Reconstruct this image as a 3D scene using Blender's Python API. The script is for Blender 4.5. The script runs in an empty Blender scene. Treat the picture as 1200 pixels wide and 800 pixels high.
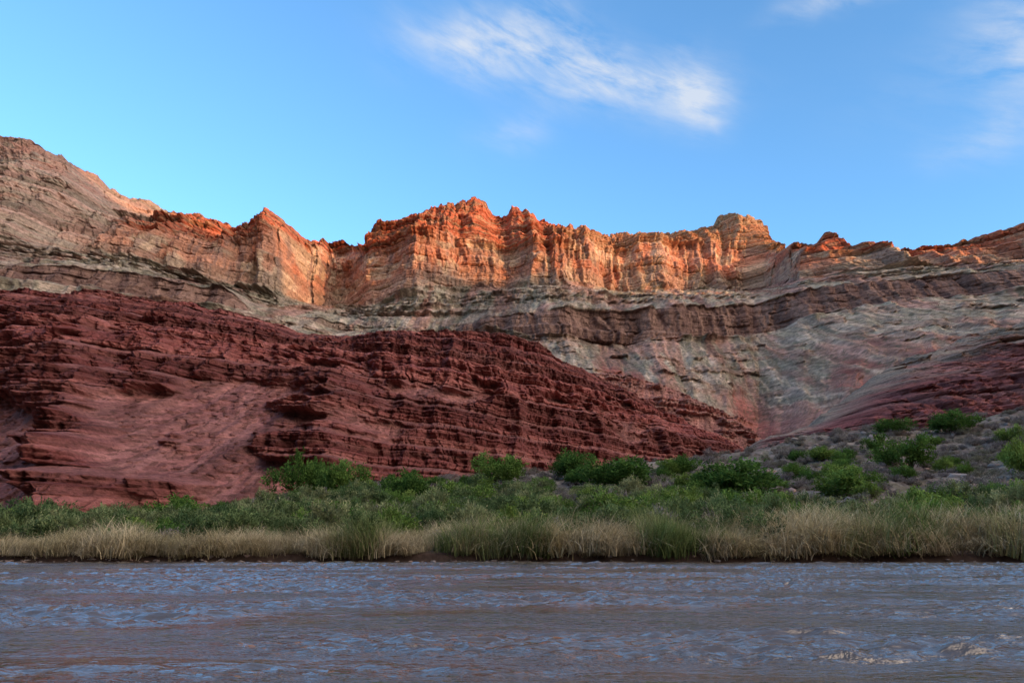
import bpy, math, random
import numpy as np
rng=np.random.default_rng(11)
random.seed(5)
F=873.0; PITCH=math.atan(233/873.0); CH=1.6
cP,sP=math.cos(PITCH),math.sin(PITCH)
scene=bpy.context.scene
scene.view_settings.view_transform='Standard'
scene.view_settings.look='None'
scene.view_settings.exposure=0

def tanpy(py):
    u=(400-np.asarray(py,float))/F
    return (sP+u*cP)/(cP-u*sP)
def p2w(px,py,D):
    x=(px-600)/F; u=(400-py)/F
    fw=cP-u*sP; up=sP+u*cP
    return x/fw*D, D+0*x, CH+up/fw*D
# ------------------------------------------------------------ noise
def _h(ix,iy,iz,seed):
    n=ix*np.uint32(374761393)+iy*np.uint32(668265263)+iz*np.uint32(2246822519)+np.uint32((seed*3266489917)&0xffffffff)
    n=n^(n>>np.uint32(13)); n=n*np.uint32(1274126177); n=n^(n>>np.uint32(16))
    n=n*np.uint32(2654435761); n=n^(n>>np.uint32(15))
    return (n&np.uint32(0xffffff)).astype(np.float32)/16777215.0
def _u(a): return a.astype(np.int64).astype(np.uint32)
def vn(x,y,seed=0):
    x=np.asarray(x,float); y=np.asarray(y,float)
    fx=np.floor(x); fy=np.floor(y); tx=x-fx; ty=y-fy
    tx=tx*tx*(3-2*tx); ty=ty*ty*(3-2*ty)
    ix=_u(fx); iy=_u(fy); o=np.uint32(1); z=np.uint32(0)
    a=_h(ix,iy,z,seed); b=_h(ix+o,iy,z,seed); c=_h(ix,iy+o,z,seed); d=_h(ix+o,iy+o,z,seed)
    return (a*(1-tx)+b*tx)*(1-ty)+(c*(1-tx)+d*tx)*ty
def fbm(x,y,seed=0,o=5,g=0.5):
    s=0;a=1;t=0
    for i in range(o):
        s=s+a*vn(x*2**i,y*2**i,seed+i*17); t+=a; a*=g
    return s/t
def ridge(x,y,seed=0,o=4,g=0.5):
    s=0;a=1;t=0
    for i in range(o):
        s=s+a*(1-np.abs(2*vn(x*2**i,y*2**i,seed+i*13)-1)); t+=a; a*=g
    return s/t
def cell(ix,iy,seed): return _h(_u(np.floor(ix)),_u(np.floor(iy)),np.uint32(3),seed)
def sst(a,b,x):
    t=np.clip((x-a)/(b-a),0,1); return t*t*(3-2*t)
def L(pts,px):
    a=np.array(pts,float); return np.interp(px,a[:,0],a[:,1])
# ------------------------------------------------------------ mesh helpers
def grid_mesh(name,X,Y,Z,col,mat):
    nr,nc=X.shape; n=nr*nc
    me=bpy.data.meshes.new(name)
    co=np.stack([X,Y,Z],-1).reshape(-1,3).astype(np.float32)
    i=np.arange(n).reshape(nr,nc)
    f=np.stack([i[:-1,:-1],i[:-1,1:],i[1:,1:],i[1:,:-1]],-1).reshape(-1,4)
    raw_mesh(me,co,f,col)
    ob=bpy.data.objects.new(name,me); scene.collection.objects.link(ob)
    me.materials.append(mat); return ob
def raw_mesh(me,co,f,col=None):
    k=f.shape[1]
    me.vertices.add(len(co)); me.vertices.foreach_set('co',np.ascontiguousarray(co,np.float32).ravel())
    me.loops.add(f.size); me.loops.foreach_set('vertex_index',np.ascontiguousarray(f,np.int32).ravel())
    me.polygons.add(len(f)); me.polygons.foreach_set('loop_start',np.arange(0,f.size,k,dtype=np.int32))
    me.update(calc_edges=True)
    if col is not None:
        at=me.color_attributes.new('Col','FLOAT_COLOR','POINT')
        c=np.ones((len(co),4),np.float32); c[:,:3]=col.reshape(-1,3)
        at.data.foreach_set('color',c.ravel())
# ------------------------------------------------------------ materials
def N(nt,t,**k):
    n=nt.nodes.new(t)
    for a,b in k.items(): setattr(n,a,b)
    return n
def rock_mat(name,k,bump=1.0,sx=1,sz=4,lo=0.72,hi=1.25,strat=0.0,stk=1.0):
    m=bpy.data.materials.new(name); m.use_nodes=True; nt=m.node_tree; lk=nt.links.new
    bs=nt.nodes['Principled BSDF']; bs.inputs['Roughness'].default_value=0.93
    bs.inputs['Specular IOR Level'].default_value=0.1
    at=N(nt,'ShaderNodeAttribute',attribute_name='Col')
    tc=N(nt,'ShaderNodeTexCoord')
    mp=N(nt,'ShaderNodeMapping'); mp.inputs['Scale'].default_value=(k*sx,k*sx,k*sz)
    lk(tc.outputs['Object'],mp.inputs[0])
    n1=N(nt,'ShaderNodeTexNoise'); n1.inputs['Scale'].default_value=1; n1.inputs['Detail'].default_value=6; n1.inputs['Roughness'].default_value=0.74
    lk(mp.outputs[0],n1.inputs['Vector'])
    mr=N(nt,'ShaderNodeMapRange'); mr.inputs[1].default_value=0.34; mr.inputs[2].default_value=0.66
    mr.inputs[3].default_value=lo; mr.inputs[4].default_value=hi
    lk(n1.outputs[0],mr.inputs[0])
    vm=N(nt,'ShaderNodeVectorMath',operation='SCALE'); lk(at.outputs['Color'],vm.inputs[0]); lk(mr.outputs[0],vm.inputs['Scale'])
    out=vm.outputs[0]
    hgt=n1.outputs[0]
    if strat>0:
        mp2=N(nt,'ShaderNodeMapping'); mp2.inputs['Scale'].default_value=(k*stk*.06,k*stk*.06,k*stk*4)
        lk(tc.outputs['Object'],mp2.inputs[0])
        n2=N(nt,'ShaderNodeTexNoise'); n2.inputs['Scale'].default_value=1; n2.inputs['Detail'].default_value=4; n2.inputs['Roughness'].default_value=.7
        lk(mp2.outputs[0],n2.inputs['Vector'])
        mr2=N(nt,'ShaderNodeMapRange'); mr2.inputs[1].default_value=0.35; mr2.inputs[2].default_value=0.65
        mr2.inputs[3].default_value=1-strat; mr2.inputs[4].default_value=1+strat
        lk(n2.outputs[0],mr2.inputs[0])
        v2=N(nt,'ShaderNodeVectorMath',operation='SCALE'); lk(out,v2.inputs[0]); lk(mr2.outputs[0],v2.inputs['Scale']); out=v2.outputs[0]
        ml=N(nt,'ShaderNodeMath',operation='MULTIPLY_ADD'); lk(n2.outputs[0],ml.inputs[0]); ml.inputs[1].default_value=0.5; lk(n1.outputs[0],ml.inputs[2]); hgt=ml.outputs[0]
    lk(out,bs.inputs['Base Color'])
    b=N(nt,'ShaderNodeBump'); b.inputs['Strength'].default_value=1; b.inputs['Distance'].default_value=bump
    lk(hgt,b.inputs['Height']); lk(b.outputs[0],bs.inputs['Normal'])
    return m
# ------------------------------------------------------------ terrain sheets
def sheet(c0,c1,nc,lines,rows,jit=None):
    px=np.linspace(c0,c1,nc)
    W=[]
    for k,(py,D) in enumerate(lines):
        p=L(py,px)
        if jit and jit[k]: p=p+(fbm(px/38,px*0+k,700+k,4)-.5)*2*jit[k]
        W.append(np.stack(p2w(px,p,L(D,px)),0))
    parts=[];S=[]
    for k in range(len(W)-1):
        t=np.arange(rows[k])/rows[k]
        parts.append(W[k][:,None,:]*(1-t)[None,:,None]+W[k+1][:,None,:]*t[None,:,None]); S.append(k+t)
    parts.append(W[-1][:,None,:]); S.append(np.array([len(W)-1.0]))
    A=np.concatenate(parts,1); S=np.concatenate(S)
    SS=np.repeat(S[:,None],nc,1); PX=np.repeat(px[None,:],len(S),0)
    return A[0].copy(),A[1].copy(),A[2].copy(),SS,PX
def slope_ratio(Y,Z,mx=2.6):
    dz=np.gradient(Z,axis=0); dy=np.gradient(Y,axis=0)
    r=dy/np.maximum(dz,1e-3)
    return np.clip(r,0,mx)
def strata(X,Z,h,seed,dip=0.0,wob=0.3):
    zz=Z+dip*X+wob*h*(fbm(X/(h*12),Z*0+seed,seed,3)-.5)*2
    t=zz/h+0.9*vn(zz/h*0.55,zz*0+.5,seed+5)
    return t
def ledges(X,Y,Z,ratio,h,seed,rock,dip=0,blk=0.35,amp=1.0,tread=0.72):
    t=strata(X,Z,h,seed,dip)
    i=np.floor(t); f=t-i
    hard=0.35+0.65*cell(i,i*0,seed+9)
    cont=sst(.3,.55,fbm(X/(h*9),i*1.7,seed+21,3))
    Sx=sst(tread,1.0,f)
    off=ratio*h*(Sx-f)*hard*rock*amp*(0.35+.65*cont)
    bw=h*(0.8+1.2*cell(i,i*0,seed+31))
    jx=X/bw+cell(i,i*0,seed+33)*7+0.6*fbm(Z/h*1.3,X/(h*3),seed+3,2)
    b=cell(jx,i,seed+41); fr=jx-np.floor(jx)
    crack=sst(0,.1,fr)*sst(0,.1,1-fr)
    off=off-blk*h*rock*(b*crack*(0.4+.6*cont))*(1-Sx)*hard
    return off,i,f,crack
def cmix(a,b,t): return a*(1-t[...,None])+b*t[...,None]
C=lambda *a: np.array(a,float)
def BC(c,s): return np.broadcast_to(c,s.shape+(3,))

# ---- upper canyon wall (talus, lower cliff band, bench, big cliff, ledgy top)
crest=[(-400,150),(-200,165),(-60,176),(0,172),(20,169),(40,173),(60,182),(75,190),(100,203),(111,211),(127,216),(140,232),(160,240),(200,252),(235,262),(260,270),(290,278),(302,265),(318,254),(335,268),(350,278),(380,288),(400,295),(425,294),(430,278),(445,268),(470,262),(500,257),(520,250),(540,243),(557,236),(570,244),(580,260),(590,261),(600,248),(615,254),(630,265),(650,274),(700,280),(760,282),(800,279),(830,271),(838,260),(860,257),(880,260),(890,268),(897,286),(915,294),(935,298),(950,290),(958,281),(972,282),(990,295),(1010,298),(1050,298),(1100,294),(1150,283),(1200,273),(1500,235)]
D6=[(-400,1500),(0,1560),(95,1660),(135,1880),(200,2000),(290,1850),(318,1740),(360,1900),(395,2120),(405,2120),(428,1920),(500,2000),(557,2000),(580,2110),(600,2050),(640,2140),(760,2300),(830,2230),(860,2120),(885,2150),(900,2150),(950,1830),(1000,1770),(1200,1680),(1500,1550)]
lines=[
 ([(-400,642),(1500,642)],[(-400,600),(1500,620)]),
 ([(-400,450),(0,450),(400,455),(600,440),(700,440),(780,450),(850,465),(885,492),(930,470),(1000,440),(1100,410),(1200,385),(1500,350)],[(-400,800),(0,820),(400,1000),(700,980),(885,1120),(1000,1000),(1200,960),(1500,900)]),
 ([(-400,340),(0,338),(100,342),(170,352),(270,368),(300,373),(395,388),(430,392),(540,392),(640,401),(750,404),(880,396),(910,384),(940,376),(1000,364),(1100,349),(1200,343),(1500,325)],
  [(-400,1050),(0,1120),(110,1180),(270,1280),(395,1500),(540,1420),(640,1320),(760,1380),(880,1470),(940,1400),(1200,1290),(1500,1200)]),
 ([(-400,312),(0,314),(100,322),(170,328),(270,345),(300,364),(395,382),(430,387),(530,386),(560,378),(640,363),(750,366),(880,360),(910,355),(940,344),(1000,336),(1100,325),(1200,320),(1500,300)],
  [(-400,1075),(0,1145),(110,1205),(270,1305),(395,1520),(540,1445),(640,1345),(760,1405),(880,1500),(940,1440),(1200,1325),(1500,1230)]),
 ([(-400,280),(0,285),(110,300),(200,318),(262,336),(330,350),(395,362),(430,364),(500,347),(560,339),(640,338),(750,344),(880,341),(910,341),(940,333),(1000,327),(1100,316),(1200,311),(1500,294)],
  [(-400,1250),(0,1300),(110,1400),(262,1560),(330,1660),(372,1850),(395,1960),(408,1960),(430,1770),(490,1720),(540,1810),(640,1790),(750,2000),(870,2060),(895,2000),(930,1740),(1000,1660),(1200,1560),(1500,1440)]),
 ([(-400,230),(0,235),(110,262),(180,285),(262,296),(300,285),(330,284),(395,298),(425,297),(500,288),(560,293),(640,299),(700,297),(830,294),(900,297),(935,303),(1000,305),(1100,301),(1200,287),(1500,256)],
  [(-400,1320),(0,1370),(110,1470),(262,1620),(330,1700),(372,1890),(395,2010),(408,2010),(430,1830),(490,1775),(540,1860),(640,1850),(750,2070),(870,2110),(895,2060),(932,1790),(1000,1710),(1200,1610),(1500,1490)]),
 (crest,D6)]
rows=[55,95,65,55,105,105]
X,Y,Z,S,PX=sheet(-320,1480,2200,lines,rows,[0,10,4.5,4.5,4.5,4,0])
ratio=slope_ratio(Y,Z)
yb=L(lines[4][1],PX)
U=X+.75*yb*sst(3.2,4.0,S)
rock=np.interp(S,[0,.9,1,1.5,1.9,2,3,3.08,3.6,3.95,4,5,5.1,6],[.5,.35,.12,.08,.15,1,1,.5,.3,.4,1,1,1.2,1.2])
outc=sst(.60,.66,fbm(X/45,Z/16,51,4))
rock=np.where((S<2)|((S>3)&(S<4)),np.maximum(rock,outc*.6),rock)
leftm=1-sst(230,330,PX)
rock=np.maximum(rock,leftm*.95*sst(2,2.2,S))
rr=ratio+np.interp(S,[0,3.9,4,5,5.1,6],[0,0,.3,.3,.15,.15])
o1,i1,f1,ck1=ledges(U,Y,Z,rr,27,101,rock,0,.30,1.0)
o2,i2,f2,ck2=ledges(U,Y,Z,rr,8.5,131,rock,0,.55,.9)
wc=np.interp(S,[0,1,1.85,2,3,3.15,3.9,4,5,5.4,6],[0,.12,.35,1,1,.45,.4,1,1,1,.6])
but0=(ridge(U/260+.3,Z/2500,2,2)-.55)*140*sst(3.2,4.2,S)
but=(ridge(U/105+.5*fbm(U/200,Z/200,8,2),Z/700,3,3)-.55)*105
wrp=fbm(U/60,Z/60,33,3)
but2=(ridge(U/44+wrp*1.2,Z/250+i1*.22,31,3)-.5)*38*(.35+1.0*cell(i1,i1*0,35))
but3=(fbm(U/11+wrp*2,Z/60+i1*.5,61,3)-.5)*17*(.4+fbm(U/90,Z/50,63,2))
lo=sst(2.0,2.1,S)*(1-sst(3.0,3.2,S))
Y2=Y-((but)*(1-.45*lo)+but0+but2*(1-.1*lo)+but3)*wc
tal=np.clip(1-wc*1.1,0,1)*sst(.0,.5,S)
gx=X+ (Z-300)*0.25*(fbm(X/300,Z*0,71,2)-.5)*4
g=ridge(gx/95+.3*fbm(X/70,Z/70,72,2),Y/1200,81,5,.55)
Y2-= (g-.5)*95*tal*sst(.2,1.2,S)
fine=fbm(gx/7,Z/45,84,4)
Y2+= ((fbm(gx/11,Z/30,85,4)-.5)*16+(fine-.5)*10+(fbm(X/4,Z/3.2,87,3)-.5)*4)*tal
X2=X+(fbm(U/60,Z/60,91,4)-.5)*16*wc+(fbm(U/12,Z/12,93,3)-.5)*5*wc
upw=np.interp(S,[0,4,5,5.1,6],[.7,.95,.95,1.2,1.2])
Y2+= (o1+o2)*upw
cw=np.interp(S,[4.9,5.3,6],[0,.4,1])
Z2=Z+cw*((cell(X/16+fbm(X/9,Z*0,5,2),X*0,151)-.5)*9+(fbm(X/11,Z*0,153,3)-.5)*12 )
Z2+=(fbm(U/9,Z/9,161,3)-.5)*3
# colours
pinkS=C(.32,.125,.10); grey=C(.355,.28,.215); greyg=C(.26,.225,.165); brown=C(.185,.11,.09); tan=C(.56,.39,.26)
redw=C(.53,.26,.165); supai=C(.46,.13,.07)
jit=(fbm(X/70,Z/30,171,5)-.5)
Sj=S+jit*.55*np.interp(S,[0,1,1.6,2,2.1,2.9,3,3.1,3.9,4,6],[1.5,1.5,.6,.08,.1,.1,.08,.8,.5,.1,.6])
n1=fbm(U/90,Z/45,181,5); n2=fbm(U/9,Z/70,191,5); n3=fbm(U/25,Z/7,201,4); n4=fbm(gx/12,Z/24,211,5); n5=fbm(U/5,Z/4,213,4)
gully=sst(.45,.7,g)
tcol=cmix(BC(grey,X),BC(greyg,X),sst(.4,.6,n4))
tcol=cmix(tcol,BC(pinkS*1.1,X),sst(.54,.66,fbm(gx/40,Y/260,221,4))*.5)
tcol=cmix(tcol,BC(C(.25,.155,.12),X),outc*.6)
tcol=tcol*(.75+.5*sst(.3,.7,n5))[...,None]*(.78+.4*gully)[...,None]*(.8+.4*sst(.35,.65,fine))[...,None]
pinkm=sst(.75,1.25,Sj+ (gully-.5)*.5+ (ridge(X/150,X*0,83,2)-.5)*.8)
pb=pinkS*(0.75+.5*cell(i1,i1*0,7))[...,None]*(.75+.5*cell(i2,i2*0,17))[...,None]
pb=cmix(pb,BC(C(.32,.21,.165),X),sst(.5,.7,n4)*.6)
col=cmix(pb,tcol,pinkm)
bcol=cmix(BC(brown,X),BC(C(.34,.21,.16),X),sst(.45,.65,n2)*.7)
bandvis=sst(2.0,2.04,Sj)*(1-sst(2.97,3.02,Sj))*(1-sst(295,310,PX)*(1-sst(530,545,PX)))
col=cmix(col,bcol,bandvis)
rc=cmix(BC(redw,X),BC(tan,X),sst(.42,.56,n1))
rc=cmix(rc,BC(C(.27,.17,.14),X),sst(.50,.64,n2)*.7)
rc=cmix(rc,BC(C(.46,.15,.08),X),sst(.52,.64,fbm(U/35,Z/50,231,4))*.6)
rc=cmix(rc,BC(C(.38,.29,.22),X),(1-sst(4.1,4.5,Sj))*.55)
rc=rc*(.74+.45*cell(i1,i1*0,79))[...,None]*(.85+.3*cell(i2,i2*0,73))[...,None]
rm=sst(3.97,4.05,Sj)
col=cmix(col,rc,rm)
sc=cmix(BC(supai,X),BC(C(.38,.22,.135),X),sst(.48,.62,n3)*.8)
sc=sc*(0.55+.7*cell(i2,i2*0,77))[...,None]
sc=cmix(sc,BC(C(.25,.20,.125),X),sst(.7,.85,f2)*.65)
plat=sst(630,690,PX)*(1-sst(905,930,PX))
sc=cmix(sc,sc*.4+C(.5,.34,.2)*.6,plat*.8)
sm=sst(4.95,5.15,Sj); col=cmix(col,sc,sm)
lm=(1-sst(105,135,PX+ (S-4.5)*-70+40*jit))*sst(1.5,2.2,S)
lc=cmix(BC(C(.41,.285,.225),X),BC(C(.32,.26,.20),X),sst(.42,.58,n3))
lc=cmix(lc,BC(C(.46,.235,.175),X),sst(.5,.64,n1)*.6)
lc=lc*(0.7+.55*cell(i1,i1*0,78))[...,None]*(.85+.3*cell(i2,i2*0,76))[...,None]
col=cmix(col,lc,lm*.85)
dots=(vn(X/3.4,Z/2.2,241)>.74)&(n5>.42)
tw=np.clip(1-rock*1.0,0,1)
col=cmix(col,BC(C(.11,.11,.07),X),dots*tw*.75)
col*= (1-.45*(1-ck2)*rock.clip(0,1))[...,None]
bk=[ (X2[-1]+(X2[-1]*0), Y2[-1]+60*j, Z2[-1]-8*j*j) for j in (1,3,6)]
X2=np.vstack([X2]+[b[0][None] for b in bk]); Y2=np.vstack([Y2]+[b[1][None] for b in bk]); Z2=np.vstack([Z2]+[b[2][None] for b in bk])
col=np.concatenate([col]+[col[-1:]]*3,0)
grid_mesh('canyon_wall',X2,Y2,Z2,col,rock_mat('canyon_rock',.11,5.0,1,1.6,.62,1.32,.12,.7))

# ---- red hills
def red_hill(name,c0,c1,nc,lines,rows,seed,h1,h2,rockf,cols,dip,gam,gsc,k,bump,crestamp,topmix=0,blk1=.5):
    X,Y,Z,S,PX=sheet(c0,c1,nc,lines,rows)
    ratio=slope_ratio(Y,Z,1.5)
    rock=rockf(PX,S,X,Z)
    nz=fbm(X/(h1*2.2),Z/(h1*1.0),seed+1,5)
    cover=sst(.40,.56,nz+(rock-.5)*.55)
    gg=ridge((X+Y*.3)/gsc+.3*fbm(X/gsc*2,Z/gsc*2,seed+3,3),Z/(gsc*3),seed+2,4)
    gg2=ridge(X/(gsc*.28)+.5*fbm(X/15,Z/15,seed+3,3),Z/(gsc*.7),seed+4,3)
    top=np.interp(S,[0,S.max()*.9,S.max()],[1,1,.4])
    Y2=Y-((gg-.5)*gam*(.4+.8*cover)+(gg2-.5)*gam*.6*(.2+cover))*top
    o1,i1,f1,c1_=ledges(X,Y,Z,ratio,h1,seed+11,cover,dip,blk1,.9)
    o2,i2,f2,c2_=ledges(X,Y,Z,ratio,h2,seed+12,cover*.8+.2,dip,.75,1.0)
    o3,i3,f3,c3_=ledges(X,Y,Z,ratio,h2*.38,seed+13,cover*.9+.1,dip,.8,.8)
    Y2=Y2+(o1+o2+o3)
    tg2=fbm((X-(Z-40)*.3)/7,Z/26,seed+27,4)
    rub=(vn(X/1.6,Z/1.2,seed+61)>.70)*vn(X/.9,Z/.8,seed+62)
    Y2+= (fbm(X/3,Z/3,seed+13,4)-.5)*h2*1.3*(.4+cover)+(tg2-.5)*h2*2.6*(1-cover)-rub*h2*.35*(1-cover)
    X2=X+(fbm(X/7,Z/7,seed+14,3)-.5)*h2*.9*cover
    cw=np.interp(S,[S.max()-.25,S.max()],[0,1])
    Z2=Z+cw*((fbm(X/(h1*1.5),X*0,seed+15,4)-.5)*crestamp+(cell(X/h2,X*0,seed+16)-.5)*min(crestamp,5)*.25)
    cr,cr2,ct,cs=cols
    n3=fbm(X/(h1*3),Z/(h2*.6),seed+17,5); n4=fbm(X/h2,Z/h2*.5,seed+18,4); n6=fbm(X/h1,Z/h1,seed+29,5)
    rc=cmix(BC(cr,X),BC(cr2,X),sst(.4,.65,n3))
    rc=rc*(.62+.66*cell(i2,i2*0,seed+19))[...,None]*(.82+.34*cell(i1,i1*0,seed+20))[...,None]*(.72+.55*n6)[...,None]
    tc=cmix(BC(ct,X),BC(cs,X),sst(.42,.62,n4)*.7)
    tc=tc*(.70+.60*sst(.25,.75,tg2))[...,None]*(.85+.3*sst(.3,.7,fbm(X/1.6,Z/1.4,seed+63,3)))[...,None]
    tc=cmix(tc,tc*.62,np.clip(rub*1.2,0,1))
    col=cmix(tc,rc,cover)
    col=cmix(col,BC(ct*.95,X),sst(.72,.85,f1)*cover*.6)
    col*= (1-.45*(1-c2_)*cover)[...,None]
    if topmix:
        tg=C(.32,.26,.19)*(.7+.6*n4)[...,None]
        col=cmix(col,tg,sst(topmix,S.max()+.05,S+(n6-.5)*1.1)*.9)
    dots=(vn(X/1.1,Z/.8,seed+25)>.70)&(n4>.42)
    col=cmix(col,BC(C(.13,.06,.045),X),dots*(1-cover*.7)*.65)
    q=int(sum(rows))
    for j in (1,3,6):
        X2=np.vstack([X2,X2[q][None]]); Y2=np.vstack([Y2,Y2[q][None]+j*h1*2.5]); Z2=np.vstack([Z2,Z2[q][None]-j*j*h1*.45])
        col=np.concatenate([col,col[q][None]],0)
    grid_mesh(name,X2,Y2,Z2,col,rock_mat(name+'_rock',k,bump,1,2.0,.62,1.35,.14,.6))
Acrest=[(-300,338),(0,343),(60,346),(130,349),(200,358),(280,371),(335,383),(352,391),(400,398),(450,392),(520,392),(600,398),(625,403),(650,421),(700,443),(740,462),(780,485),(820,504),(850,518),(930,560)]
def rockA(PX,S,X,Z):
    r=.68+0*PX
    r+=sst(.95,1.15,S)*.14+sst(1.5,1.7,S)*.25
    r+=np.exp(-((PX-(95-(S-.5)*40))/40)**2)*.35
    r-=np.exp(-((PX-(275+(S-.5)*-60))/55)**2)*.50*(1-sst(.9,1.2,S))
    r-=np.exp(-((PX-10)/45)**2)*.42*(1-sst(.75,1.05,S))
    r-=np.exp(-((PX-160)/40)**2)*.28*(1-sst(.85,1.1,S))
    r-=np.exp(-((PX-560)/60)**2)*.35*np.exp(-((S-1.15)/.2)**2)
    r+=sst(400,450,PX)*(1-sst(.9,1.05,S))*.1
    return r
red_hill('red_sandstone_hill',-300,930,2100,[
 ([(-300,640),(930,640)],[(-300,140),(0,150),(90,150),(160,165),(330,190),(420,215),(600,285),(850,420),(930,470)]),
 ([(-300,480),(0,470),(60,458),(120,445),(200,445),(300,452),(400,458),(440,470),(520,470),(600,480),(700,492),(800,515),(860,535),(930,575)],[(-300,240),(0,234),(60,228),(95,228),(150,246),(230,262),(320,270),(400,275),(450,290),(600,350),(850,520),(930,600)]),
 (Acrest,[(-300,330),(0,330),(200,350),(330,385),(400,405),(450,390),(600,435),(700,480),(850,590),(930,660)])],
 [240,290],300,10.5,3.1,rockA,(C(.225,.070,.062),C(.35,.128,.108),C(.34,.150,.128),C(.26,.102,.09)),.0,15,40,.5,1.3,3.0)
red_hill('red_shale_ridge',640,1000,520,[
 ([(640,640),(1000,640)],[(640,700),(1000,700)]),
 ([(640,434),(690,437),(740,441),(790,456),(850,486),(880,505),(920,535),(1000,600)],[(640,860),(1000,960)])],
 [190],500,13,5,lambda PX,S,X,Z:.5+0*PX,(C(.32,.12,.10),C(.42,.235,.19),C(.38,.19,.155),C(.31,.135,.115)),.05,18,60,.25,2,2)
Bcrest=[(840,545),(880,518),(920,505),(950,496),(975,478),(1000,457),(1040,432),(1100,408),(1150,391),(1200,380),(1300,365),(1500,340)]
red_hill('red_shale_slope',840,1480,1000,[
 ([(840,640),(1500,640)],[(840,480),(1000,430),(1500,400)]),
 ([(840,560),(880,535),(950,520),(1000,490),(1050,470),(1100,458),(1200,440),(1500,410)],[(840,650),(950,640),(1000,640),(1200,600),(1500,560)]),
 (Bcrest,[(840,760),(950,760),(1000,820),(1200,930),(1500,900)])],
 [150,170],600,17,6,lambda PX,S,X,Z:np.clip(.6+.45*np.exp(-((S-1.05)/.3)**2)-.25*sst(1.4,1.8,S),0,1.05),
 (C(.225,.072,.064),C(.34,.13,.108),C(.33,.15,.125),C(.27,.12,.10)),.0,60,85,.28,2,16,1.2)

# ------------------------------------------------------------ unseen rim added behind the viewer, crest shaped to set the shadow line
EL=math.radians(7.0); AZ=math.radians(52)
sun=np.array([math.sin(AZ)*math.cos(EL),-math.cos(AZ)*math.cos(EL),math.sin(EL)])
RY=-1700.0
bd=[(-320,120,1500),(0,150,1560),(85,203,1680),(112,270,1800),(150,303,1850),(200,322,1900),(262,336,1650),(330,352,1660),(395,360,1960),(430,358,1770),(560,340,1800),(640,338,1800),(930,336,1730),(1000,331,1650),(1100,327,1600),(1200,324,1550),(1480,314,1450)]
pr=[]
for px,py,D in bd:
    x,y,z=p2w(px,py,D); t=(y-RY)/(-sun[1]); pr.append((x+sun[0]*t,z+sun[2]*t))
pr.sort(); pr=np.array(pr)
xs=np.linspace(-3200,9000,1000)
zc=np.interp(xs,pr[:,0],pr[:,1])+(fbm(xs/130,xs*0,801,4)-.5)*90
tt=np.array([0,.3,.6,.8,.95,1.0,1.02,1.1]); yy=np.array([RY+1200,RY+800,RY+500,RY+250,RY+60,RY,RY-150,RY-1500])
Xr=np.repeat(xs[None],8,0); Yr=np.repeat(yy[:,None],1000,1)+(ridge(Xr/300,Xr*0,803,3)-.5)*150*(tt[:,None]<1)
hz=np.array([0,.15,.35,.5,.9,1,.97,.7]); Zr=hz[:,None]*zc[None]
colr=BC(C(.42,.25,.18),Xr).copy()
grid_mesh('shadow_rim',Xr,Yr,Zr,colr,rock_mat('rim_rock',.05,5))

# ------------------------------------------------------------ river bank
TOP=[(-500,618),(0,612),(150,608),(250,600),(330,584),(450,566),(560,560),(700,548),(800,540),(880,528),(950,513),(1030,503),(1090,506),(1150,494),(1200,483),(1500,450),(2200,420)]
DT=[(-500,150),(0,150),(330,175),(600,200),(800,210),(1200,200),(1500,190)]
def shoreY(X): return 60+1.6*(fbm(X/14,X*0,901,4)-.5)*2+ .6*(fbm(X/3,X*0,903,2)-.5)
def zE(X,Y):
    X=np.asarray(X,float); Y=np.asarray(Y,float)
    px=600+884*X/np.maximum(Y,20)
    dt=L(DT,px); zt=CH+dt*tanpy(L(TOP,px))
    sy=shoreY(X); t=(Y-sy)/(dt-sy)
    lip=.75*sst(-.3,.9,Y-sy)-1.2*sst(.3,-3,Y-sy)
    tc=np.clip(t,0,1)
    z=lip+(zt-.75)*(0.25*tc+.75*tc**1.5)
    z=np.where(t>1,z-(t-1)*dt*.35*np.clip((t-1)*4,0,1)*(px>300),z)
    rough=np.clip(tc*3,.1,1)*np.clip((px-400)/400,.25,1)
    z=z+((fbm(X/16,Y/16,911,4)-.5)*3.5+(fbm(X/3,Y/3,913,4)-.5)*1.1)*rough
    return z
xg=np.linspace(-260,280,1300); yg=np.concatenate([np.linspace(54,66,50),np.linspace(66.4,270,380)])
XG,YG=np.meshgrid(xg,yg); ZG=zE(XG,YG)
n=fbm(XG/5,YG/5,921,5); n2=fbm(XG/1.2,YG/1.2,923,4)
cb=cmix(BC(C(.19,.14,.115),XG),BC(C(.28,.23,.19),XG),sst(.4,.6,n))
cb=cmix(cb,BC(C(.13,.12,.07),XG),sst(.45,.6,n2)*.6)
mud=1-sst(.5,1.1,ZG); cb=cmix(cb,BC(C(.07,.045,.033),XG),mud)
grid_mesh('river_bank',XG,YG,ZG,cb,rock_mat('bank_soil',1.2,.18,1,1,.6,1.35))

gx_=np.linspace(-12000,12000,60); gy_=np.array([-12000,-3000,-400,-60,-8,-3,2,6,56,70,400,2500,12000.]); gz=np.array([30,20,8,3,.9,.35,-.8,-1.8,-2.2,-2.6,-4,-4,-4.])
GX,GY=np.meshgrid(gx_,gy_); GZ=np.repeat(gz[:,None],60,1)
grid_mesh('ground',GX,GY,GZ,BC(C(.3,.2,.15),GX).copy(),rock_mat('ground_sand',.8,.1,1,1))

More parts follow.
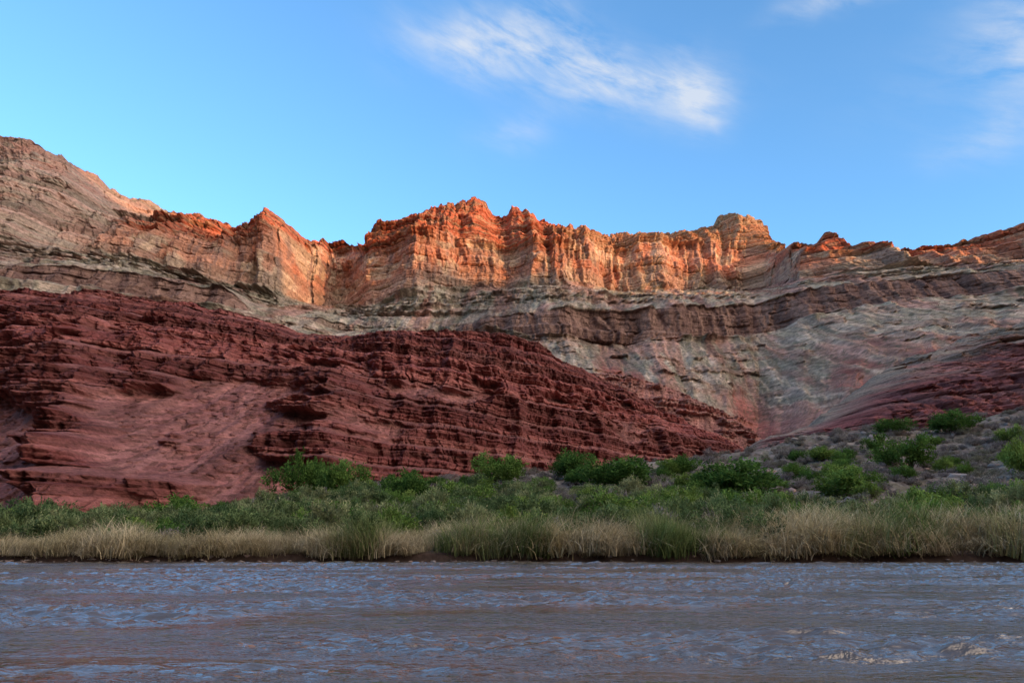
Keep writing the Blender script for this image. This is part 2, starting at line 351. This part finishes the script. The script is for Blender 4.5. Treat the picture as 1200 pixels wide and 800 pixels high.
# ------------------------------------------------------------ river
wx=np.concatenate([[-6000,-1500,-400],np.arange(-62,62.01,.10),[400,1500,6000]])
wy=np.concatenate([[-6,0,3],np.geomspace(5,63,820)])
WX,WY=np.meshgrid(wx,wy)
amp=np.exp(-(np.abs(WX)/64)**6)
patch=sst(.38,.60,fbm(WX/10,WY/2.6,941,4))
wv=(fbm(WX/2.2+WY*.12,WY/.95,943,3)-.5)*.22+(fbm(WX/.62,WY/.27+WX*.1,947,3,.55)-.5)*.19*(.30+patch)
WZ=wv*amp*np.clip((WY-3)/3,0,1)*(.45+.75*patch)*np.interp(WY,[5,9,20],[.7,.8,1])
WZ+=(fbm(WX/12,WY/6,951,2)-.5)*.05*amp
wm=bpy.data.materials.new('river_water'); wm.use_nodes=True; nt=wm.node_tree; lk=nt.links.new
bs=nt.nodes['Principled BSDF']; bs.inputs['Base Color'].default_value=(.135,.10,.072,1); bs.inputs['Roughness'].default_value=.03; bs.inputs['IOR'].default_value=1.8
tc=N(nt,'ShaderNodeTexCoord')
def wn(sx,sy,det,rough,dist):
    mp=N(nt,'ShaderNodeMapping'); mp.inputs['Scale'].default_value=(sx,sy,1); mp.inputs['Rotation'].default_value=(0,0,.08)
    lk(tc.outputs['Object'],mp.inputs[0]); t=N(nt,'ShaderNodeTexNoise'); t.inputs['Scale'].default_value=1; t.inputs['Detail'].default_value=det; t.inputs['Roughness'].default_value=rough; t.inputs['Distortion'].default_value=dist
    lk(mp.outputs[0],t.inputs['Vector']); return t.outputs[0]
a=wn(3.6,8.0,3,.55,.2); b=wn(.12,.42,3,.5,.2)
mr=N(nt,'ShaderNodeMapRange'); mr.inputs[1].default_value=.42; mr.inputs[2].default_value=.58; mr.inputs[3].default_value=.3; mr.inputs[4].default_value=1.1; lk(b,mr.inputs[0])
ml=N(nt,'ShaderNodeMath',operation='MULTIPLY'); lk(a,ml.inputs[0]); lk(mr.outputs[0],ml.inputs[1])
bp=N(nt,'ShaderNodeBump'); bp.inputs['Distance'].default_value=.10; bp.inputs['Strength'].default_value=1
lk(ml.outputs[0],bp.inputs['Height']); lk(bp.outputs[0],bs.inputs['Normal'])
grid_mesh('river',WX,WY,WZ,BC(C(.1,.06,.04),WX).copy(),wm)

# ------------------------------------------------------------ vegetation
def leaf_mat(name,c1,c2,c3,tr=.25):
    m=bpy.data.materials.new(name); m.use_nodes=True; nt=m.node_tree; lk=nt.links.new
    for x in list(nt.nodes):
        if x.type=='BSDF_PRINCIPLED': nt.nodes.remove(x)
    out=[x for x in nt.nodes if x.type=='OUTPUT_MATERIAL'][0]
    oi=N(nt,'ShaderNodeObjectInfo'); at=N(nt,'ShaderNodeAttribute',attribute_name='Col')
    cr=N(nt,'ShaderNodeValToRGB'); e=cr.color_ramp.elements; e[0].color=(*c1,1); e[1].color=(*c3,1); k=e.new(.5); k.color=(*c2,1)
    sp=N(nt,'ShaderNodeSeparateColor'); lk(at.outputs['Color'],sp.inputs[0])
    ma=N(nt,'ShaderNodeMath',operation='MULTIPLY_ADD'); lk(oi.outputs['Random'],ma.inputs[0]); ma.inputs[1].default_value=.75
    mb=N(nt,'ShaderNodeMath',operation='MULTIPLY'); lk(sp.outputs[1],mb.inputs[0]); mb.inputs[1].default_value=.3; lk(mb.outputs[0],ma.inputs[2])
    lk(ma.outputs[0],cr.inputs[0])
    vm=N(nt,'ShaderNodeVectorMath',operation='SCALE'); lk(cr.outputs[0],vm.inputs[0]); lk(sp.outputs[0],vm.inputs['Scale'])
    d=N(nt,'ShaderNodeBsdfDiffuse'); lk(vm.outputs[0],d.inputs[0])
    if tr>0:
        t=N(nt,'ShaderNodeBsdfTranslucent'); mx=N(nt,'ShaderNodeMixShader'); mx.inputs[0].default_value=tr
        lk(vm.outputs[0],t.inputs[0]); lk(d.outputs[0],mx.inputs[1]); lk(t.outputs[0],mx.inputs[2]); lk(mx.outputs[0],out.inputs[0])
    else: lk(d.outputs[0],out.inputs[0])
    return m
def nrm(v): return v/np.maximum(np.linalg.norm(v,axis=-1,keepdims=True),1e-6)
def bush(name,seed,ncl,nsp,nlf,ll,lw,H,up,mats,spl=.34,stems=True):
    r=np.random.default_rng(seed)
    nl=r.integers(5,9); la=r.uniform(0,6.28,nl); lr=r.uniform(.15,.62,nl); lh=r.uniform(.55,1,nl)*H; lw_=r.uniform(.28,.48,nl)
    k=r.integers(0,nl,ncl); d=nrm(r.normal(size=(ncl,3))); rad=r.uniform(.35,1,ncl)**.5
    c=np.stack([np.cos(la[k])*lr[k]+d[:,0]*rad*lw_[k],np.sin(la[k])*lr[k]+d[:,1]*rad*lw_[k],lh[k]*.58+d[:,2]*rad*lh[k]*.42],-1)
    c[:,2]=np.abs(c[:,2])*.98+.02
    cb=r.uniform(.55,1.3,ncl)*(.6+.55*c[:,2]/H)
    ctr=np.array([0,0,H*.25]); outd=nrm(c-ctr)
    sd=nrm(outd[:,None]*.7+np.array([0,0,up])+r.normal(size=(ncl,nsp,3))*.55)
    sl=r.uniform(.5,1.1,(ncl,nsp,1))*spl
    st=c[:,None]+r.normal(size=(ncl,nsp,3))*.05
    tt=np.linspace(.1,1,nlf)[None,None,:,None]
    p=st[:,:,None]+sd[:,:,None]*sl[:,:,None]*tt; p[...,2]-=(tt[...,0]**2)*sl*.25
    p=p+r.normal(size=p.shape)*.018
    ax=nrm(sd[:,:,None]+r.normal(size=p.shape)*.7)
    side=nrm(np.cross(ax,r.normal(size=p.shape)))
    L_=ll*r.uniform(.6,1.3,p.shape[:3]+(1,)); W_=lw*r.uniform(.7,1.2,p.shape[:3]+(1,))
    q=np.stack([p,p+ax*L_*.5+side*W_,p+ax*L_,p+ax*L_*.5-side*W_],-2).reshape(-1,4,3)
    q[...,2]=np.maximum(q[...,2],-.02)
    nq=len(q); co=q.reshape(-1,3); f=np.arange(nq*4).reshape(-1,4)
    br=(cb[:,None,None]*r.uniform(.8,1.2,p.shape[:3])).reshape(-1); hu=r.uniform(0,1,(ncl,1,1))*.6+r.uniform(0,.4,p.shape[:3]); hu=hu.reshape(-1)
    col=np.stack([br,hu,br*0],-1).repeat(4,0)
    mi=np.zeros(nq,np.int32)
    if stems:
        ks=r.choice(ncl,min(ncl,26),False); S0=r.normal(size=(len(ks),3))*[.1,.1,0]; E=c[ks]; w=.016
        for a_ in (np.array([1.,0,0]),np.array([0,1.,0])):
            s=np.stack([S0-a_*w,S0+a_*w,E+a_*w*.3,E-a_*w*.3],1)
            b0=len(co); co=np.concatenate([co,s.reshape(-1,3)]); f=np.concatenate([f,b0+np.arange(len(ks)*4).reshape(-1,4)])
            col=np.concatenate([col,np.tile([[.8,.5,0]],(len(ks)*4,1))]); mi=np.concatenate([mi,np.ones(len(ks),np.int32)])
    me=bpy.data.meshes.new(name); raw_mesh(me,co,f,col)
    for m in mats: me.materials.append(m)
    me.polygons.foreach_set('material_index',mi); return me
def grass(name,seed,nb,rad,hmin,hmax,lean,w,mat):
    r=np.random.default_rng(seed); K=5
    a=r.uniform(0,6.28,nb); root=np.stack([r.normal(size=nb)*rad,r.normal(size=nb)*rad,np.zeros(nb)],-1)
    h=r.uniform(hmin,hmax,nb); ln=r.uniform(.15,1,nb)*lean; bias=r.uniform(0,6.28)
    dr=nrm(np.stack([np.cos(a)+1.2*np.cos(bias),np.sin(a)+.9*np.sin(bias),a*0],-1)); sd=nrm(np.stack([r.normal(size=nb),r.normal(size=nb)*.5,np.zeros(nb)],-1))
    t=np.linspace(0,1,K)[None,:,None]
    P=root[:,None]+dr[:,None]*(ln*h)[:,None,None]*t**2.0+np.array([0,0,1.])*(h[:,None,None])*(t-(.55*ln)[:,None,None]*t**2.5)
    ww=w*r.uniform(.6,1.3,nb)[:,None,None]*(1-t*.85)
    A=P-sd[:,None]*ww; B=P+sd[:,None]*ww
    co=np.stack([A,B],2).reshape(-1,3); i0=(np.arange(nb)*K*2)[:,None]+np.arange(K-1)[None]*2
    f=np.stack([i0,i0+1,i0+3,i0+2],-1).reshape(-1,4)
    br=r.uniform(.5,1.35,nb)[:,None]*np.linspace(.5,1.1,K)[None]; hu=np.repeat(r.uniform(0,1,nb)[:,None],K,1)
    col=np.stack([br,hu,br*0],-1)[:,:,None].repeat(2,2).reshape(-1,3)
    me=bpy.data.meshes.new(name); raw_mesh(me,co,f,col); me.materials.append(mat); return me
bark=leaf_mat('shrub_stem',(.10,.07,.05),(.13,.09,.07),(.16,.12,.1),0)
m_tam=leaf_mat('tamarisk_leaf',(.06,.14,.035),(.14,.245,.055),(.28,.37,.09))
m_wil=leaf_mat('willow_leaf',(.06,.115,.045),(.17,.23,.09),(.36,.36,.18))
m_sage=leaf_mat('sage_leaf',(.18,.165,.155),(.31,.265,.25),(.26,.26,.16),0)
m_straw=leaf_mat('reed_straw',(.37,.33,.15),(.66,.54,.32),(.78,.66,.45),.15)
m_green=leaf_mat('reed_green',(.10,.17,.05),(.23,.29,.10),(.44,.41,.21),.15)
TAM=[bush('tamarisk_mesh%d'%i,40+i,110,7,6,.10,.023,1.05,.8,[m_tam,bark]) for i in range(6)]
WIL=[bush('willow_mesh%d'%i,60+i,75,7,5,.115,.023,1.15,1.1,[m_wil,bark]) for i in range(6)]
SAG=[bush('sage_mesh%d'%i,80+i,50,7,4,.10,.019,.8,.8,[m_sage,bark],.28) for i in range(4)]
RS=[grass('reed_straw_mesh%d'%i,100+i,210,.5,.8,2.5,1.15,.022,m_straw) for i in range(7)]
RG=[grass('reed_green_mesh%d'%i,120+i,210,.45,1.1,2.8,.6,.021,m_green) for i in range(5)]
def empty(n):
    e=bpy.data.objects.new(n,None); scene.collection.objects.link(e); return e
def put(me,name,x,y,z,sx,sy,sz,parent=None,rz=None,tilt=0):
    o=bpy.data.objects.new(name,me); scene.collection.objects.link(o)
    o.location=(x,y,z); o.scale=(sx,sy,sz); o.rotation_euler=(random.uniform(-tilt,tilt),random.uniform(-tilt,tilt),random.uniform(0,6.28) if rz is None else rz)
    if parent: o.parent=parent
    return o
def field(n,dmin,dmax,pmin=-120,pmax=1320,pw=1.0):
    Y=dmin+(dmax-dmin)*rng.random(n)**pw; px=rng.uniform(pmin,pmax,n); X=(px-600)/884*Y
    return X,Y,px
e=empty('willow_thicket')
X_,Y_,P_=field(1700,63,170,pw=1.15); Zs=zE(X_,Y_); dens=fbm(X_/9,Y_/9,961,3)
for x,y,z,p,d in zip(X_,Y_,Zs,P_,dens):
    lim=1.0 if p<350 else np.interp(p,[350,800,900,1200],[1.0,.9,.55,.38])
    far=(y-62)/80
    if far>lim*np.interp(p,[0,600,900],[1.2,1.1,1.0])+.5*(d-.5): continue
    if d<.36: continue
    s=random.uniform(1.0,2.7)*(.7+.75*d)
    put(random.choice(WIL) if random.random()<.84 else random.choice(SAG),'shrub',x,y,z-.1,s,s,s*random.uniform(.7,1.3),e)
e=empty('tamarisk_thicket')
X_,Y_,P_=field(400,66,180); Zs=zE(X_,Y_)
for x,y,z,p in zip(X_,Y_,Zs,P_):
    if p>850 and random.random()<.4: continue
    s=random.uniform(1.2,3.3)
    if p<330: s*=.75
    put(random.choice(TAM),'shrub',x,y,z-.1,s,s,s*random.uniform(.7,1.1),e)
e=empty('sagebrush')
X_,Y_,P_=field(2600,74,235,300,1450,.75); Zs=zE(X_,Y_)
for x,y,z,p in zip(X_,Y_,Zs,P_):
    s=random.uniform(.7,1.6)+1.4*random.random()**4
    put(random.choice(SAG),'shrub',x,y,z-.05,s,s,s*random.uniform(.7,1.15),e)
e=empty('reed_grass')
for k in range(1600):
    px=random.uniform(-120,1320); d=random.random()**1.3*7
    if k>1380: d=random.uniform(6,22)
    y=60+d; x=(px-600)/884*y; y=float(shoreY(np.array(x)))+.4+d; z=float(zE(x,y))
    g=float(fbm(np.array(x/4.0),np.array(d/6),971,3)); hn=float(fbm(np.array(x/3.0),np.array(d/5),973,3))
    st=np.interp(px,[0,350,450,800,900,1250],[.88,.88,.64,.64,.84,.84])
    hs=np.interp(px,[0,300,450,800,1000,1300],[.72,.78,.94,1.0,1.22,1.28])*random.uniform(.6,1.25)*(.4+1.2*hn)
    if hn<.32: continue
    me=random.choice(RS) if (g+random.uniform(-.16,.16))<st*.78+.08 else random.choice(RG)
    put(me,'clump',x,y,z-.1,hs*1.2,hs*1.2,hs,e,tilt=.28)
spec=[(352,584,62,50,120),(402,584,60,44,125),(730,572,92,36,130),(865,586,104,46,118),(995,584,72,36,125),(1065,550,62,42,150),(1130,506,56,26,185),(672,560,52,34,150),(590,568,60,36,135),(480,590,70,40,110),(545,596,62,34,100),(1197,560,44,48,140),(1050,508,44,18,200),(965,540,44,18,160),(800,556,46,24,160),(715,625,80,46,76),(605,640,70,44,68),(215,620,80,40,84),(30,622,80,26,86),(1090,622,60,44,72),(930,560,40,18,150),(1190,520,30,22,180)]
for px,pb,w,h,D in spec:
    best=min(np.linspace(64,215,150),key=lambda d:abs((CH+d*float(tanpy(pb)))-float(zE((px-600)/884*d,d)))+abs(d-D)*.01)
    D=best; x=(px-600)/884*D; m=D/884
    put(random.choice(TAM),'tamarisk_shrub',x,D,float(zE(x,D))-.15,w*m*.5/.85,w*m*.5/.85,h*m/1.15)
def boulder(seed):
    import bmesh
    bm=bmesh.new(); bmesh.ops.create_icosphere(bm,subdivisions=3,radius=1)
    co=np.array([v.co[:] for v in bm.verts]); r=np.random.default_rng(seed)
    for _ in range(9):
        nn=nrm(r.normal(size=3)); d=r.uniform(.45,.8); t=co@nn; co=co-np.maximum(t-d,0)[:,None]*nn
    co*= (1+.12*(fbm(co[:,0]*2+5,co[:,1]*2+co[:,2]*1.7,seed,3)-.5))[:,None]
    for v,c in zip(bm.verts,co): v.co=c*np.array([1,.8,.65])
    me=bpy.data.meshes.new('boulder_mesh'); bm.to_mesh(me); bm.free()
    at=me.color_attributes.new('Col','FLOAT_COLOR','POINT')
    c=np.ones((len(co),4),np.float32); c[:,:3]=r.choice([0,1])*np.array([.05,.0,-.01])+np.array([.32,.26,.225]); at.data.foreach_set('color',c.ravel())
    me.materials.append(bm_mat); return me
bm_mat=rock_mat('boulder_rock',3,.05,1,1)
BO=[boulder(i) for i in range(6)]
e=empty('boulder_field')
X_,Y_,P_=field(1300,80,225,560,1450,.7); Zs=zE(X_,Y_)
for x,y,z,p in zip(X_,Y_,Zs,P_):
    if random.random()>np.interp(p,[560,900,1000],[.25,.8,1]): continue
    s=.25+1.4*random.random()**3
    put(random.choice(BO),'boulder',x,y,z+.05,s*1.2,s,s*.9,e,tilt=.4)
e=empty('shore_cobbles')
for k in range(160):
    px=random.uniform(-60,420) if k<120 else random.uniform(420,1250)
    x=(px-600)/884*60.5; y=float(shoreY(np.array(x)))+random.uniform(-.3,.6); s=.08+.22*random.random()**2
    put(random.choice(BO),'cobble',x,y,max(.0,float(zE(x,y)))+.02,s*1.3,s,s*.8,e,tilt=.3)

# ------------------------------------------------------------ sky
w=bpy.data.worlds.new('World'); scene.world=w; w.use_nodes=True; nt=w.node_tree; lk=nt.links.new
bg=nt.nodes['Background']; bg.inputs[1].default_value=.15
sk=N(nt,'ShaderNodeTexSky',sky_type='NISHITA'); sk.sun_disc=False; sk.sun_elevation=EL
sk.sun_rotation=math.atan2(sun[0],sun[1]); sk.altitude=800; sk.air_density=1.0; sk.dust_density=.6; sk.ozone_density=1.5
tc=N(nt,'ShaderNodeTexCoord'); sx=N(nt,'ShaderNodeSeparateXYZ'); lk(tc.outputs['Generated'],sx.inputs[0])
def M(op,a,b=None,c=None,clamp=False):
    n=N(nt,'ShaderNodeMath',operation=op); n.use_clamp=clamp
    for i,v in enumerate((a,b,c)):
        if v is None: continue
        if isinstance(v,(int,float)): n.inputs[i].default_value=v
        else: lk(v,n.inputs[i])
    return n.outputs[0]
az=M('ARCTAN2',sx.outputs[0],sx.outputs[1]); el=M('ARCSINE',sx.outputs[2])
def noise(su,sv,det,ro,off,tilt=0.0):
    cx=N(nt,'ShaderNodeCombineXYZ'); lk(M('MULTIPLY_ADD',az,su,off),cx.inputs[0]); lk(M('MULTIPLY_ADD',M('MULTIPLY_ADD',az,tilt,el),sv,off*.7),cx.inputs[1])
    t=N(nt,'ShaderNodeTexNoise'); t.inputs['Scale'].default_value=1; t.inputs['Detail'].default_value=det; t.inputs['Roughness'].default_value=ro; t.inputs['Distortion'].default_value=.25
    lk(cx.outputs[0],t.inputs['Vector']); return t.outputs[0]
w1=noise(6,6,3,.5,3.1); w2=noise(7,7,3,.5,9.7); fine=noise(11,34,7,.62,1.3,.35); soft=noise(6,10,3,.5,6.1)
azw=M('ADD',az,M('MULTIPLY',M('SUBTRACT',w1,.5),.10)); elw=M('ADD',el,M('MULTIPLY',M('SUBTRACT',w2,.5),.07))
def ang(px,py):
    x,y,z=p2w(px,py,1.0); z-=CH; return math.atan2(x,y),math.atan2(z,math.hypot(x,y))
dens=None
for px,py,rx,ry,ti,st in [(545,56,95,30,-.05,1.3),(650,66,100,34,-.25,1.4),(745,94,105,30,-.15,1.6),(828,110,38,26,-.3,1.7),(600,20,90,18,0,.8),(600,150,50,26,.3,.55),(1205,45,50,70,.2,1.4),(985,0,70,11,0,1.2),(1165,165,60,22,0,.6),(1100,80,90,50,.2,.2)]:
    a0,e0=ang(px,py); rx/=960.; ry/=900.
    du=M('SUBTRACT',azw,a0); dv=M('SUBTRACT',elw,e0); c,s=math.cos(ti),math.sin(ti)
    u=M('ADD',M('MULTIPLY',du,c/rx),M('MULTIPLY',dv,s/rx)); v=M('ADD',M('MULTIPLY',du,-s/ry),M('MULTIPLY',dv,c/ry))
    r2=M('ADD',M('MULTIPLY',u,u),M('MULTIPLY',v,v)); g_=M('MULTIPLY',M('EXPONENT',M('MULTIPLY',r2,-1.0)),st)
    dens=g_ if dens is None else M('ADD',dens,g_)
tex=M('MULTIPLY',M('ADD',M('MULTIPLY',M('SUBTRACT',fine,.37),2.8),M('MULTIPLY',M('SUBTRACT',soft,.37),1.5)),.6)
cl=M('MULTIPLY',dens,tex,clamp=True)
cl=M('MULTIPLY',cl,.8,clamp=True)
mx=N(nt,'ShaderNodeMix',data_type='RGBA'); lk(cl,mx.inputs[0])
gain=N(nt,'ShaderNodeVectorMath',operation='MULTIPLY'); gain.inputs[1].default_value=(1.95,2.9,3.7)
lk(sk.outputs[0],gain.inputs[0]); lk(gain.outputs[0],mx.inputs[6]); mx.inputs[7].default_value=(5.2,5.5,6.0,1)
dp=M('ADD',M('MULTIPLY',sx.outputs[0],float(sun[0])),M('MULTIPLY',sx.outputs[1],float(sun[1])))
glow_map=N(nt,'ShaderNodeMapRange'); glow_map.interpolation_type='SMOOTHSTEP'; glow_map.inputs[1].default_value=.16; glow_map.inputs[2].default_value=.68; lk(dp,glow_map.inputs[0])
glow_fac=M('MULTIPLY',glow_map.outputs[0],.9,clamp=True)
mx2=N(nt,'ShaderNodeMix',data_type='RGBA'); lk(glow_fac,mx2.inputs[0]); lk(mx.outputs[2],mx2.inputs[6]); mx2.inputs[7].default_value=(25,21,18.2,1)  # warm fill glow added to the unseen sky on the sun side, brightens shaded rock
lk(mx2.outputs[2],bg.inputs[0])
# sun
sl=bpy.data.lights.new('sun','SUN'); sl.energy=5.0; sl.angle=math.radians(.5); sl.color=(1,.55,.28)
so=bpy.data.objects.new('sun',sl); scene.collection.objects.link(so)
from mathutils import Vector
so.rotation_euler=Vector(sun).to_track_quat('Z','Y').to_euler()
cd=bpy.data.cameras.new('camera'); cd.sensor_width=36; cd.lens=36*F/1200; cd.clip_end=40000; cd.clip_start=.1
co=bpy.data.objects.new('camera',cd); scene.collection.objects.link(co); co.location=(0,0,CH); co.rotation_euler=(math.pi/2+PITCH,0,0)
scene.camera=co
